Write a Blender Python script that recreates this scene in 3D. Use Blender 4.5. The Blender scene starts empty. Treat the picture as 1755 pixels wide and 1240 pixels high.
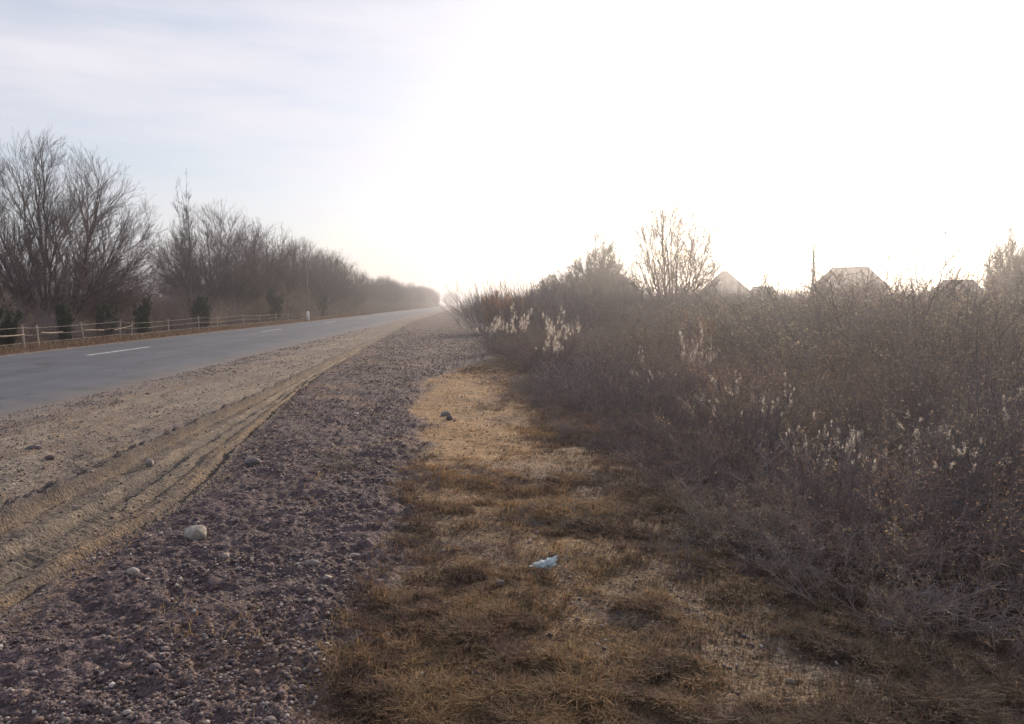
import bpy, math, random
import numpy as np
R = math.radians
scene = bpy.context.scene
# ------------------------------------------------------------------ camera
cam_d = bpy.data.cameras.new('camera'); cam = bpy.data.objects.new('camera', cam_d)
scene.collection.objects.link(cam); scene.camera = cam
cam_d.sensor_width = 36.0; cam_d.lens = 1253 / 1755 * 36.0
cam_d.clip_start = 0.05; cam_d.clip_end = 9000
cam.location = (0, 0, 1.6)
cam.rotation_euler = (math.pi/2 - math.atan(100/1253), 0, -math.atan(75.5/1253))
# ------------------------------------------------------------------ sky and sun
SUN_EL, SUN_AZ = 17.0, 27.0          # azimuth from +Y (along the road) towards +X
w = bpy.data.worlds.new('World'); scene.world = w; w.use_nodes = True
nt = w.node_tree; bg = nt.nodes['Background']
sky = nt.nodes.new('ShaderNodeTexSky'); sky.sky_type = 'NISHITA'; sky.sun_disc = False
sky.sun_elevation = R(SUN_EL); sky.sun_rotation = R(SUN_AZ)
sky.air_density = 1.0; sky.dust_density = 1.2; sky.ozone_density = 1.8; sky.altitude = 0
# thin high cloud veil: bands of cirrus mixed over the clear sky
def wn(t): return nt.nodes.new(t)
tcw = wn('ShaderNodeTexCoord'); mpw = wn('ShaderNodeMapping'); mpw.inputs['Scale'].default_value = (1.2, 1.2, 9.0); mpw.inputs['Rotation'].default_value = (.10, .16, .4)
nzw = wn('ShaderNodeTexNoise'); nzw.inputs['Scale'].default_value = 1.6; nzw.inputs['Detail'].default_value = 6; nzw.inputs['Roughness'].default_value = .55
mrw = wn('ShaderNodeMapRange'); mrw.inputs[1].default_value = .38; mrw.inputs[2].default_value = .68; mrw.inputs[3].default_value = .40; mrw.inputs[4].default_value = .86
mxw = wn('ShaderNodeMix'); mxw.data_type = 'RGBA'; mxw.inputs[7].default_value = (6.7, 6.4, 6.75, 1)
nt.links.new(tcw.outputs['Generated'], mpw.inputs['Vector']); nt.links.new(mpw.outputs[0], nzw.inputs['Vector']); nt.links.new(nzw.outputs['Fac'], mrw.inputs[0])
nt.links.new(mrw.outputs[0], mxw.inputs[0]); nt.links.new(sky.outputs[0], mxw.inputs[6])
nt.links.new(mxw.outputs[2], bg.inputs['Color']); bg.inputs['Strength'].default_value = 0.115
sd = bpy.data.lights.new('sun', 'SUN'); sun = bpy.data.objects.new('sun', sd); scene.collection.objects.link(sun)
sd.energy = 5.0; sd.angle = R(0.6); sd.color = (1.0, 0.80, 0.58)
sun.rotation_euler = (math.pi/2 - R(SUN_EL), 0, math.pi - R(SUN_AZ))
scene.view_settings.view_transform = 'Standard'; scene.view_settings.look = 'None'
scene.view_settings.exposure = 0.3; scene.view_settings.gamma = 1
cy = scene.cycles
cy.max_bounces = 6; cy.diffuse_bounces = 3; cy.glossy_bounces = 2; cy.transmission_bounces = 4
cy.volume_bounces = 0; cy.transparent_max_bounces = 4; cy.use_denoising = True
cy.caustics_reflective = False; cy.caustics_refractive = False; cy.sample_clamp_indirect = 4
HAZE = 0.0016

# ------------------------------------------------------------------ helpers
col = scene.collection
def tag(o, label=None, cat=None, group=None, kind=None):
    for k, v in (('label', label), ('category', cat), ('group', group), ('kind', kind)):
        if v: o[k] = v
    return o
def mesh_np(name, V, quads=None, tris=None, mats=(), smooth=False, colors=None, mat_idx=None):
    me = bpy.data.meshes.new(name)
    V = np.asarray(V, np.float32).reshape(-1, 3)
    parts = []; tot = []
    if quads is not None and len(quads): q = np.asarray(quads, np.int32); parts.append(q.ravel()); tot.append(np.full(len(q), 4, np.int32))
    if tris is not None and len(tris): t = np.asarray(tris, np.int32); parts.append(t.ravel()); tot.append(np.full(len(t), 3, np.int32))
    L = np.concatenate(parts); T = np.concatenate(tot)
    me.vertices.add(len(V)); me.vertices.foreach_set('co', V.ravel())
    me.loops.add(len(L)); me.loops.foreach_set('vertex_index', L)
    me.polygons.add(len(T)); st = np.concatenate([[0], np.cumsum(T)[:-1]]).astype(np.int32)
    me.polygons.foreach_set('loop_start', st)
    try: me.polygons.foreach_set('loop_total', T)
    except Exception: pass
    me.polygons.foreach_set('use_smooth', np.full(len(T), smooth, bool))
    for m in mats: me.materials.append(m)
    if mat_idx is not None: me.polygons.foreach_set('material_index', np.asarray(mat_idx, np.int32))
    if colors is not None:
        a = me.color_attributes.new('tint', 'FLOAT_COLOR', 'POINT')
        c = np.ones((len(V), 4), np.float32); c[:, :3] = colors
        a.data.foreach_set('color', c.ravel())
    me.update(calc_edges=True)
    return me
def link(name, me, parent=None, loc=None):
    o = bpy.data.objects.new(name, me); col.objects.link(o)
    if parent is not None: o.parent = parent
    if loc is not None: o.location = loc
    return o
def empty(name, loc=(0, 0, 0), rz=0, s=1):
    o = bpy.data.objects.new(name, None); col.objects.link(o)
    o.location = loc; o.rotation_euler = (0, 0, rz); o.empty_display_size = 0.2
    o.scale = (s, s, s) if not hasattr(s, '__len__') else s
    return o
def copy_tree(o, parent=None):
    c = o.copy(); col.objects.link(c)
    if parent is not None: c.parent = parent
    for ch in list(o.children):
        copy_tree(ch, c)
    return c
class MB:
    """collects boxes, tubes into one mesh"""
    def __init__(s): s.V = []; s.Q = []; s.T = []; s.n = 0
    def add(s, V, Q=(), T=()):
        V = np.asarray(V, float).reshape(-1, 3); s.V.append(V)
        if len(Q): s.Q.append(np.asarray(Q) + s.n)
        if len(T): s.T.append(np.asarray(T) + s.n)
        s.n += len(V)
    def box(s, x0, x1, y0, y1, z0, z1):
        V = [(x, y, z) for z in (z0, z1) for x, y in ((x0, y0), (x1, y0), (x1, y1), (x0, y1))]
        s.add(V, [(3, 2, 1, 0), (4, 5, 6, 7), (0, 1, 5, 4), (1, 2, 6, 5), (2, 3, 7, 6), (3, 0, 4, 7)])
    def tube(s, P, Rr, sides=8):
        V, Q, T = tubes(np.asarray(P, float)[None], np.asarray(Rr, float)[None], sides, cap=True); s.add(V, Q, T)
    def mesh(s, name, mats, smooth=False):
        return mesh_np(name, np.concatenate(s.V), np.concatenate(s.Q) if s.Q else None, np.concatenate(s.T) if s.T else None, mats, smooth)
def tubes(P, Rr, sides=3, cap=False):
    """P (B,k,3) polylines, Rr (B,k) radii -> verts, quads, tris"""
    B, k, _ = P.shape
    T = np.gradient(P, axis=1); T /= np.linalg.norm(T, axis=2, keepdims=True) + 1e-9
    m = T.mean(axis=1); ref = np.where((np.abs(m[:, 2]) > 0.8)[:, None], [[1., 0.13, 0]], [[0, 0, 1.]])
    N1 = np.cross(T, ref[:, None, :]); N1 /= np.linalg.norm(N1, axis=2, keepdims=True) + 1e-9
    N2 = np.cross(T, N1)
    a = np.arange(sides) * 2 * math.pi / sides
    V = P[:, :, None, :] + Rr[:, :, None, None] * (np.cos(a)[None, None, :, None] * N1[:, :, None, :] + np.sin(a)[None, None, :, None] * N2[:, :, None, :])
    base = (np.arange(B) * k * sides)[:, None, None]
    i = np.arange(k - 1)[None, :, None] * sides; j = np.arange(sides)[None, None, :]; j2 = (j + 1) % sides
    Q = np.stack([base + i + j, base + i + j2, base + i + sides + j2, base + i + sides + j], -1).reshape(-1, 4)
    Tt = []
    if cap:
        for b in range(B):
            o = b * k * sides
            for q in range(1, sides - 1):
                Tt.append((o, o + q + 1, o + q)); e = o + (k - 1) * sides; Tt.append((e, e + q, e + q + 1))
    return V.reshape(-1, 3), Q, np.array(Tt, int).reshape(-1, 3)
def hash2(ix, iy, s):
    h = (ix.astype(np.int64) * 374761393 + iy.astype(np.int64) * 668265263 + s * 974634777) & 0x7fffffff
    h = ((h ^ (h >> 13)) * 1274126177) & 0x7fffffff
    return ((h ^ (h >> 16)) & 0xffff) / 65535.0
def noise(x, y, s=0):
    x = np.asarray(x, float); y = np.asarray(y, float)
    ix = np.floor(x); iy = np.floor(y); fx = x - ix; fy = y - iy
    fx = fx * fx * (3 - 2 * fx); fy = fy * fy * (3 - 2 * fy); ix = ix.astype(np.int64); iy = iy.astype(np.int64)
    a = hash2(ix, iy, s); b = hash2(ix + 1, iy, s); c = hash2(ix, iy + 1, s); d = hash2(ix + 1, iy + 1, s)
    return (a * (1 - fx) + b * fx) * (1 - fy) + (c * (1 - fx) + d * fx) * fy
def fbm(x, y, f, o=4, s=0):
    v = 0; a = 1; t = 0
    for k in range(o):
        v = v + a * noise(x * f + 17.3 * k, y * f - 9.1 * k, s + k); t += a; a *= 0.5; f *= 2.03
    return v / t
def sstep(a, b, x):
    t = np.clip((x - a) / (b - a), 0, 1); return t * t * (3 - 2 * t)

# ------------------------------------------------------------------ materials
def mat(name, color=(.3, .3, .3), rough=.9, tintattr=False, n_scale=None, n_amt=.3, bump=None, bump_d=.01, translucent=0, rnd=0, spec=.3, c2=None, ramp=None):
    m = bpy.data.materials.new(name); m.use_nodes = True; t = m.node_tree; N = t.nodes; L = t.links
    p = N['Principled BSDF']; p.inputs['Roughness'].default_value = rough; p.inputs['Specular IOR Level'].default_value = spec
    tc = N.new('ShaderNodeTexCoord')
    if tintattr:
        a = N.new('ShaderNodeAttribute'); a.attribute_name = 'tint'; out = a.outputs['Color']
    else:
        a = N.new('ShaderNodeRGB'); a.outputs[0].default_value = (*color, 1); out = a.outputs[0]
    if c2 is not None:
        nz = N.new('ShaderNodeTexNoise'); nz.inputs['Scale'].default_value = n_scale; nz.inputs['Detail'].default_value = 5
        L.new(tc.outputs['Object'], nz.inputs['Vector'])
        cr = N.new('ShaderNodeValToRGB'); cr.color_ramp.elements[0].position = .38; cr.color_ramp.elements[1].position = .62
        L.new(nz.outputs['Fac'], cr.inputs[0])
        mx = N.new('ShaderNodeMix'); mx.data_type = 'RGBA'; L.new(cr.outputs[0], mx.inputs[0]); L.new(out, mx.inputs[6]); mx.inputs[7].default_value = (*c2, 1)
        out = mx.outputs[2]
    if n_scale and n_amt:
        nz = N.new('ShaderNodeTexNoise'); nz.inputs['Scale'].default_value = n_scale * 2.7; nz.inputs['Detail'].default_value = 4
        L.new(tc.outputs['Object'], nz.inputs['Vector'])
        mr = N.new('ShaderNodeMapRange'); mr.inputs[1].default_value = .3; mr.inputs[2].default_value = .7
        mr.inputs[3].default_value = 1 - n_amt; mr.inputs[4].default_value = 1 + n_amt; L.new(nz.outputs['Fac'], mr.inputs[0])
        mx = N.new('ShaderNodeVectorMath'); mx.operation = 'SCALE'; L.new(out, mx.inputs[0]); L.new(mr.outputs[0], mx.inputs['Scale'])
        out = mx.outputs[0]
    if ramp:
        oi = N.new('ShaderNodeObjectInfo'); cr = N.new('ShaderNodeValToRGB'); cr.color_ramp.interpolation = 'CONSTANT'
        for q, cc_ in enumerate(ramp):
            e = cr.color_ramp.elements[q] if q < 2 else cr.color_ramp.elements.new(q / len(ramp))
            e.position = q / len(ramp); e.color = (*cc_, 1)
        L.new(oi.outputs['Random'], cr.inputs[0]); mx = N.new('ShaderNodeVectorMath'); mx.operation = 'MULTIPLY'; L.new(out, mx.inputs[0]); L.new(cr.outputs[0], mx.inputs[1]); out = mx.outputs[0]
    if rnd:
        oi = N.new('ShaderNodeObjectInfo'); mr = N.new('ShaderNodeMapRange'); mr.inputs[3].default_value = 1 - rnd; mr.inputs[4].default_value = 1 + rnd
        L.new(oi.outputs['Random'], mr.inputs[0]); mx = N.new('ShaderNodeVectorMath'); mx.operation = 'SCALE'
        L.new(out, mx.inputs[0]); L.new(mr.outputs[0], mx.inputs['Scale']); out = mx.outputs[0]
    L.new(out, p.inputs['Base Color'])
    if bump:
        nz = N.new('ShaderNodeTexNoise'); nz.inputs['Scale'].default_value = bump; nz.inputs['Detail'].default_value = 6
        L.new(tc.outputs['Object'], nz.inputs['Vector']); b = N.new('ShaderNodeBump'); b.inputs['Distance'].default_value = bump_d
        b.inputs['Strength'].default_value = 1; L.new(nz.outputs['Fac'], b.inputs['Height']); L.new(b.outputs[0], p.inputs['Normal'])
    if translucent:
        tr = N.new('ShaderNodeBsdfTranslucent'); L.new(out, tr.inputs['Color']); ms = N.new('ShaderNodeMixShader'); ms.inputs[0].default_value = translucent
        L.new(p.outputs[0], ms.inputs[1]); L.new(tr.outputs[0], ms.inputs[2]); L.new(ms.outputs[0], N['Material Output'].inputs[0])
    return m
M = {}
M['ground'] = mat('ground_soil', tintattr=True, n_scale=9, n_amt=.25, bump=45, bump_d=.03)
_t = M['ground'].node_tree; _p = _t.nodes['Principled BSDF']; _src = _p.inputs['Base Color'].links[0].from_socket
_tc = _t.nodes.new('ShaderNodeTexCoord'); _v = _t.nodes.new('ShaderNodeTexVoronoi'); _v.inputs['Scale'].default_value = 70
_mr = _t.nodes.new('ShaderNodeMapRange'); _mr.inputs[3].default_value = .55; _mr.inputs[4].default_value = 1.5
_sp = _t.nodes.new('ShaderNodeSeparateColor'); _mx = _t.nodes.new('ShaderNodeVectorMath'); _mx.operation = 'SCALE'
_t.links.new(_tc.outputs['Object'], _v.inputs['Vector']); _t.links.new(_v.outputs['Color'], _sp.inputs[0]); _t.links.new(_sp.outputs[0], _mr.inputs[0])
_t.links.new(_src, _mx.inputs[0]); _t.links.new(_mr.outputs[0], _mx.inputs['Scale']); _t.links.new(_mx.outputs[0], _p.inputs['Base Color'])
M['asphalt'] = mat('asphalt', (.052, .061, .082), rough=.66, n_scale=.35, n_amt=.16, c2=(.07, .078, .098), bump=160, bump_d=.005, spec=.4)
_t = M['asphalt'].node_tree; _p = _t.nodes['Principled BSDF']; _src = _p.inputs['Base Color'].links[0].from_socket; _n = _t.nodes.new; _l = _t.links.new
_tc = _n('ShaderNodeTexCoord'); _mp = _n('ShaderNodeMapping'); _mp.inputs['Scale'].default_value = (1.6, .035, 1); _nz = _n('ShaderNodeTexNoise'); _nz.inputs['Scale'].default_value = 1.2; _nz.inputs['Detail'].default_value = 6
_mr = _n('ShaderNodeMapRange'); _mr.inputs[1].default_value = .3; _mr.inputs[2].default_value = .7; _mr.inputs[3].default_value = .8; _mr.inputs[4].default_value = 1.3
_l(_tc.outputs['Object'], _mp.inputs[0]); _l(_mp.outputs[0], _nz.inputs[0]); _l(_nz.outputs[0], _mr.inputs[0]); _m1 = _n('ShaderNodeVectorMath'); _m1.operation = 'SCALE'; _l(_src, _m1.inputs[0]); _l(_mr.outputs[0], _m1.inputs['Scale'])
_vo = _n('ShaderNodeTexVoronoi'); _vo.feature = 'DISTANCE_TO_EDGE'; _vo.inputs['Scale'].default_value = .33; _wz = _n('ShaderNodeTexNoise'); _wz.inputs['Scale'].default_value = 1.1; _wz.inputs['Detail'].default_value = 5
_wa = _n('ShaderNodeVectorMath'); _wa.operation = 'MULTIPLY_ADD'; _wa.inputs[1].default_value = (1.6, 1.6, 0); _l(_tc.outputs['Object'], _wz.inputs[0]); _l(_wz.outputs['Color'], _wa.inputs[0]); _l(_tc.outputs['Object'], _wa.inputs[2]); _l(_wa.outputs[0], _vo.inputs['Vector'])
_cr = _n('ShaderNodeMapRange'); _cr.inputs[1].default_value = .002; _cr.inputs[2].default_value = .012; _cr.inputs[3].default_value = .5; _cr.inputs[4].default_value = 1; _l(_vo.outputs['Distance'], _cr.inputs[0])
_m2 = _n('ShaderNodeVectorMath'); _m2.operation = 'SCALE'; _l(_m1.outputs[0], _m2.inputs[0]); _l(_cr.outputs[0], _m2.inputs['Scale'])
_sx = _n('ShaderNodeSeparateXYZ'); _l(_tc.outputs['Object'], _sx.inputs[0]); _nd = _n('ShaderNodeTexNoise'); _nd.inputs['Scale'].default_value = 1.3; _nd.inputs['Detail'].default_value = 7; _l(_tc.outputs['Object'], _nd.inputs[0])
_ad = _n('ShaderNodeMath'); _ad.operation = 'MULTIPLY_ADD'; _ad.inputs[1].default_value = 2.2; _l(_nd.outputs[0], _ad.inputs[0]); _l(_sx.outputs[0], _ad.inputs[2])
_dr = _n('ShaderNodeMapRange'); _dr.inputs[1].default_value = -6.6; _dr.inputs[2].default_value = -5.6; _dr.inputs[4].default_value = .8; _l(_ad.outputs[0], _dr.inputs[0])
_mm = _n('ShaderNodeMix'); _mm.data_type = 'RGBA'; _mm.inputs[7].default_value = (.13, .112, .105, 1); _l(_dr.outputs[0], _mm.inputs[0]); _l(_m2.outputs[0], _mm.inputs[6]); _l(_mm.outputs[2], _p.inputs['Base Color'])
M['paint'] = mat('worn_paint', (.62, .63, .64), rough=.7, n_scale=6, n_amt=.2, c2=(.4, .41, .43))
M['pebble'] = mat('pebble', tintattr=True, rough=.85, n_scale=60, n_amt=.15)
M['grass'] = mat('dry_grass', tintattr=True, rough=.8, translucent=.4)
M['bark'] = mat('bark', (.10, .082, .078), n_scale=5, n_amt=.3, rnd=.15, bump=30, bump_d=.02)
M['twig_l'] = mat('twig_grey', (.13, .105, .098), rnd=.2)
M['twig_r'] = mat('twig_brown', (.16, .11, .10), rnd=.2)
M['weed'] = mat('weed_stem', (.16, .142, .15), rnd=.2, n_scale=1.2, n_amt=.3, ramp=[(1, 1, 1), (.82, .86, .95), (1.2, 1.0, .88), (.62, .58, .62), (1.3, 1.18, .95), (.9, .8, .78), (1.05, 1.1, .95)])
M['weedleaf'] = mat('weed_leaf', (.34, .27, .225), rnd=.2, n_scale=1.5, n_amt=.45, translucent=.6, ramp=[(1, 1, 1), (.82, .86, .95), (1.2, 1.0, .85), (.7, .66, .7), (1.25, 1.12, .8), (.9, .8, .78), (1.05, 1.1, .9)])
M['leaf_o'] = mat('leaf_orange', (.40, .22, .11), rnd=.15, n_scale=3, n_amt=.3, translucent=.5)
M['leaf_g'] = mat('leaf_olive', (.115, .12, .06), rnd=.25, n_scale=2, n_amt=.3, translucent=.35)
M['fluff'] = mat('seed_fluff', (.68, .62, .56), translucent=.65, rnd=.08)
M['conifer'] = mat('conifer_foliage', (.04, .055, .03), rnd=.2, n_scale=8, n_amt=.4, translucent=.15)
M['wood'] = mat('weathered_wood', (.36, .30, .25), n_scale=6, n_amt=.3, rnd=.15)
M['pole'] = mat('pole_wood', (.17, .14, .125), n_scale=4, n_amt=.25)
M['white'] = mat('whitewash', (.62, .58, .55), n_scale=4, n_amt=.2)
M['roof'] = mat('roof_sheet', (.06, .056, .064), n_scale=2, n_amt=.15, rough=.6)
M['wall'] = mat('plaster_wall', (.17, .14, .13), n_scale=1, n_amt=.15)
M['glass'] = mat('window_glass', (.03, .035, .04), rough=.15, spec=.6)
M['wire'] = mat('fence_wire', (.38, .34, .31), rough=.6)
M['stone_p'] = mat('stone_pale', (.33, .31, .285), c2=(.20, .175, .155), n_scale=14, n_amt=.25, bump=40, bump_d=.004)
M['stone_g'] = mat('stone_grey', (.19, .18, .185), c2=(.12, .105, .10), n_scale=14, n_amt=.2, bump=40, bump_d=.006)
M['stone_d'] = mat('stone_dark', (.09, .075, .09), n_scale=14, n_amt=.2, bump=40, bump_d=.006)
M['bag'] = mat('bag_film', (.62, .70, .74), rough=.35, n_scale=9, n_amt=.1, translucent=.35, spec=.5)

# ------------------------------------------------------------------ terrain
def tracks(Y):
    tl = np.interp(Y, [0, 5, 9, 14, 25, 60], [-3.42, -3.45, -3.52, -3.6, -3.95, -5.2])
    tr = np.interp(Y, [0, 4.5, 6, 9, 12, 16, 25, 60], [-2.5, -2.38, -2.3, -2.62, -2.95, -3.28, -3.6, -4.9])
    return tl, tr
def berm_edge(X, Y): return np.interp(Y, [0, 4, 9, 15, 18, 22, 40], [-.55, -.64, -.75, -.95, -.2, 1.1, 1.6])
def thick_edge(Y): return np.interp(Y, [0, 4, 6, 8, 10, 16, 20, 25, 40, 80, 200], [2.3, 2.35, 2.75, 2.35, 1.95, 1.7, 1.1, .5, .5, .7, .7])
U = [0, .03, .07, .30, .38, .47, .53, .66, .74, .86, .95, 1.0]
UZ = [.05, .065, -.04, -.03, -.09, -.095, -.03, -.075, -.015, .01, -.095, .035]
UC = np.array([(.052, .045, .05), (.06, .05, .05), (.13, .10, .078), (.185, .152, .118), (.11, .09, .075), (.048, .044, .046), (.115, .094, .078), (.145, .118, .09), (.18, .13, .085), (.165, .118, .08), (.055, .046, .046), (.08, .064, .064)])  # colours across the track; dark tones at both edges paint in rut wall shadow
def ground(X, Y, want_color=False):
    X = np.asarray(X, float); Y = np.asarray(Y, float)
    near = 1 - sstep(40, 120, Y); n1 = fbm(X, Y, .35, 4, 1); n2 = fbm(X, Y, 2.2, 4, 11); n3 = fbm(X, Y, 9, 3, 21); n4 = fbm(X, Y, 26, 2, 31)
    z = -.55 * sstep(1.3, 5.5, X + .6 * (n1 - .5))
    z = z - .32 * sstep(14.6, 17.5, -X)
    tl, tr = tracks(Y); be = berm_edge(X, Y) + .9 * (n1 - .5) + .7 * (n2 - .5) + .3 * (n3 - .5)
    wob = .13 * (fbm(X * .2, Y, 1.1, 3, 5) - .5)
    u = (X + wob - tl) / (tr - tl)
    inT = ((u >= 0) & (u <= 1)).astype(float)
    edgeL = sstep(-.18, 0, u); edgeR = 1 - sstep(1, 1.12, u)
    zt = np.interp(u, U, UZ)
    tread = np.sin(Y * 2 * math.pi / .07 + 9 * u + 5 * n1) * .004 * sstep(.5, .54, u) * (1 - sstep(.68, .72, u)) * (1 - sstep(8, 14, Y))
    berm = sstep(1.0, 1.25, u) * (1 - sstep(be - .25, be + .1, X))
    sand = (1 - sstep(-.15, .02, u)) * sstep(-7.2, -6.2, X)
    path = sstep(be - .1, be + .15, X)
    fade = 1 - sstep(20, 40, Y)
    zz = z + fade * inT * (zt * (.6 + .8 * n2) + tread + .03 * (n3 - .5) + .01 * (n4 - .5))
    zz = zz + fade * berm * (.03 + .08 * (n2 - .45) + .05 * (n3 - .5) + .05 * np.abs(n4 - .5) + .05 * (fbm(X, Y, 17, 3, 35) - .5) * (.5 + n2))
    zz = zz + fade * sand * (.02 + .07 * (n2 - .5) + .035 * (n3 - .5) + .016 * (n4 - .5)) * sstep(-6.7, -5.6, X)
    clod = np.exp(-((u + .03) / .045) ** 2) * fade * (.10 * n3 * n2 * 2 + .03)
    zz = zz + clod
    zz = zz + fade * path * (.08 * (n2 - .5) + .02 * (n3 - .5) + .014 * (n4 - .5))
    far = (X > 3) | (X < -16)
    zz = zz + np.where(far, .5 * (n1 - .5), 0) * sstep(3, 8, np.abs(X + 6) - 9) 
    # flat shelf under the road
    rd = (1 - sstep(-6.9, -6.3, X)) * sstep(-14.8, -14.3, X)
    zz = zz * (1 - rd) + (-.03) * rd
    if not want_color: return zz
    c = np.zeros(X.shape + (3,))
    def mixc(c, k, v):
        v = np.asarray(v); return c * (1 - k[..., None]) + v * k[..., None]
    v = (0.72 + .56 * n3)[..., None]
    bermc = (np.array((.052, .04, .048)) * (1 - n2)[..., None] + np.array((.105, .078, .084)) * n2[..., None]) * v
    bermc = mixc(bermc, sstep(.60, .72, fbm(X, Y, 1.3, 3, 61)) * .6, np.array((.15, .10, .072)))
    bermc = mixc(bermc, sstep(.62, .75, n4) * .3, np.array((.22, .17, .15)))
    grav = np.array((.16, .135, .125)) * v * (0.8 + .5 * n4)[..., None]
    sn = fbm(X, Y * .45, 1.0, 4, 41)
    sandc = mixc(grav * 1.0, sstep(.42, .60, sn + .22 * sstep(-6.3, -5.0, X) * (1 - sstep(-4.0, -3.4, X)) - .12), np.array((.205, .172, .14))) 
    sandc = mixc(sandc, sstep(.40, .58, fbm(X * 2.2, Y * .4, 2.3, 4, 44)) * .65, np.array((.13, .105, .09)))
    sandc = mixc(sandc, sstep(.56, .70, n3) * .45, np.array((.14, .11, .09)))
    sandc = mixc(sandc, 1 - sstep(-6.55, -5.7, X + .5 * (n2 - .5)), grav)
    pn = fbm(X, Y, .8, 4, 51)
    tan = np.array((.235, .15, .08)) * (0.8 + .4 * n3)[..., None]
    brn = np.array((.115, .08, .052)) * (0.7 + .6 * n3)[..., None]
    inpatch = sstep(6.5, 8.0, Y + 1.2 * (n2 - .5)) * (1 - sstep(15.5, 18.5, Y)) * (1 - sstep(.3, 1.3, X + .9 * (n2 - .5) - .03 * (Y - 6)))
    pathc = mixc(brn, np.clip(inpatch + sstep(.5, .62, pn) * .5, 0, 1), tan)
    pathc = mixc(pathc, sstep(.52, .62, fbm(X, Y, 1.9, 4, 57)) * .6 * (1 - .6 * inpatch), np.array((.085, .066, .066)))
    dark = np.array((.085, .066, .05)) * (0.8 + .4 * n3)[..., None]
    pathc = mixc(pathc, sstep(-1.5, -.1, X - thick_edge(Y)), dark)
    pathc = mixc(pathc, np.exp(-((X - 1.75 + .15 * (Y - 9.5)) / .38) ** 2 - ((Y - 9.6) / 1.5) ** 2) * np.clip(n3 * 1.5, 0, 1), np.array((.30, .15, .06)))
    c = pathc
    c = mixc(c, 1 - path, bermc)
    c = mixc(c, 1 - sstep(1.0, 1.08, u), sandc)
    tc = np.stack([np.interp(u, U, UC[:, k]) for k in range(3)], -1) * (0.82 + .36 * n3)[..., None]
    c = mixc(c, np.exp(-((u + .03) / .085) ** 2) * (1 - sstep(18, 30, Y)) * np.clip(.55 + n3, 0, 1), np.array((.052, .045, .05)))  # ridge shadow painted as a dark strip along the left track edge
    tc = mixc(tc, sstep(.50, .64, fbm(X * 2.5, Y * .8, 2.0, 4, 47)) * .6, np.array((.085, .072, .068))); tc = mixc(tc, sstep(.62, .72, n4) * .5, np.array((.08, .065, .06)))
    c = mixc(c, sstep(-.06, .0, u) * (1 - sstep(.98, 1.04, u)) * (1 - sstep(22, 45, Y) * .6), tc)
    vf = sstep(20, 50, Y) * sstep(-4.5, -3.5, X)
    c = mixc(c, vf * .6, np.array((.105, .082, .08)))
    lf = 1 - sstep(-14.9, -14.3, X)
    leftc = mixc(np.array((.15, .115, .085)) * (.7 + .6 * n2)[..., None], sstep(16.5, 19, -X + 1.0 * (n2 - .5)), np.array((.12, .085, .06)) * (.7 + .6 * n2)[..., None])
    c = mixc(c, lf, leftc)
    return zz, c
def axis(segs):
    out = [segs[0][0]]
    for a, b, d0, g in segs:
        x = a; d = d0
        while x < b - 1e-6:
            x = min(x + d, b); out.append(x); d *= g
    return np.array(sorted(set(np.round(out, 5))))
xr = axis([(-8, -4, .035, 1), (-4, 1.2, .016, 1), (1.2, 5, .03, 1), (5, 12, .06, 1.02), (12, 2900, .3, 1.12)])
xl = -axis([(8, 18, .05, 1.012), (18, 2900, .3, 1.12)])[::-1]
xs = np.concatenate([xl[:-1], xr])
ys = [-60, -30, -15, -8, -4, -2, -1, -.5, 0, .5, 1, 1.4, 1.7, 1.9, 2.1]; y = 2.1
while y < 2900:
    y += min(max(.016, y * y / 1500), .07 * y); ys.append(y)
ys = np.array(ys); nx, ny = len(xs), len(ys)
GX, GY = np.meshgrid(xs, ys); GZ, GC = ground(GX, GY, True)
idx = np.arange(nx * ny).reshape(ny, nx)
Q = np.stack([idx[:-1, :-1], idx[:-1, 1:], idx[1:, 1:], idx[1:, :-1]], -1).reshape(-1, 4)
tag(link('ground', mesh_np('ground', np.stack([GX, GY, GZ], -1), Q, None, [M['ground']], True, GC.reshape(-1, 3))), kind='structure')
print('ground', nx, ny)
# road: an uneven edged sheet with a slight camber
ry = ys[::3]; ry = ry[(ry > -60) & (ry < 2890)]
rv = []
for yy in ry:
    e0 = -6.82 + .28 * (fbm(np.array([yy]), np.array([3.]), 1.7, 4, 71)[0] - .5) + .1 * (noise(np.array([yy * 9.]), np.array([1.]), 3)[0] - .5)
    e1 = -14.35 + .2 * (fbm(np.array([yy]), np.array([8.]), 1.1, 3, 72)[0] - .5)
    for f in np.linspace(0, 1, 13):
        x = e0 + (e1 - e0) * f; rv.append((x, yy, .004 + .05 * (1 - (2 * f - 1) ** 2) - (0.03 if f in (0., 1.) else 0)))
rv = np.array(rv); n = len(ry); idx = np.arange(n * 13).reshape(n, 13)
Q = np.stack([idx[:-1, 1:], idx[:-1, :-1], idx[1:, :-1], idx[1:, 1:]], -1).reshape(-1, 4)[:, ::-1]
Q = Q[:, ::-1]
road = tag(link('road', mesh_np('road', rv, Q, None, [M['asphalt']], True)), kind='structure')
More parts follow.
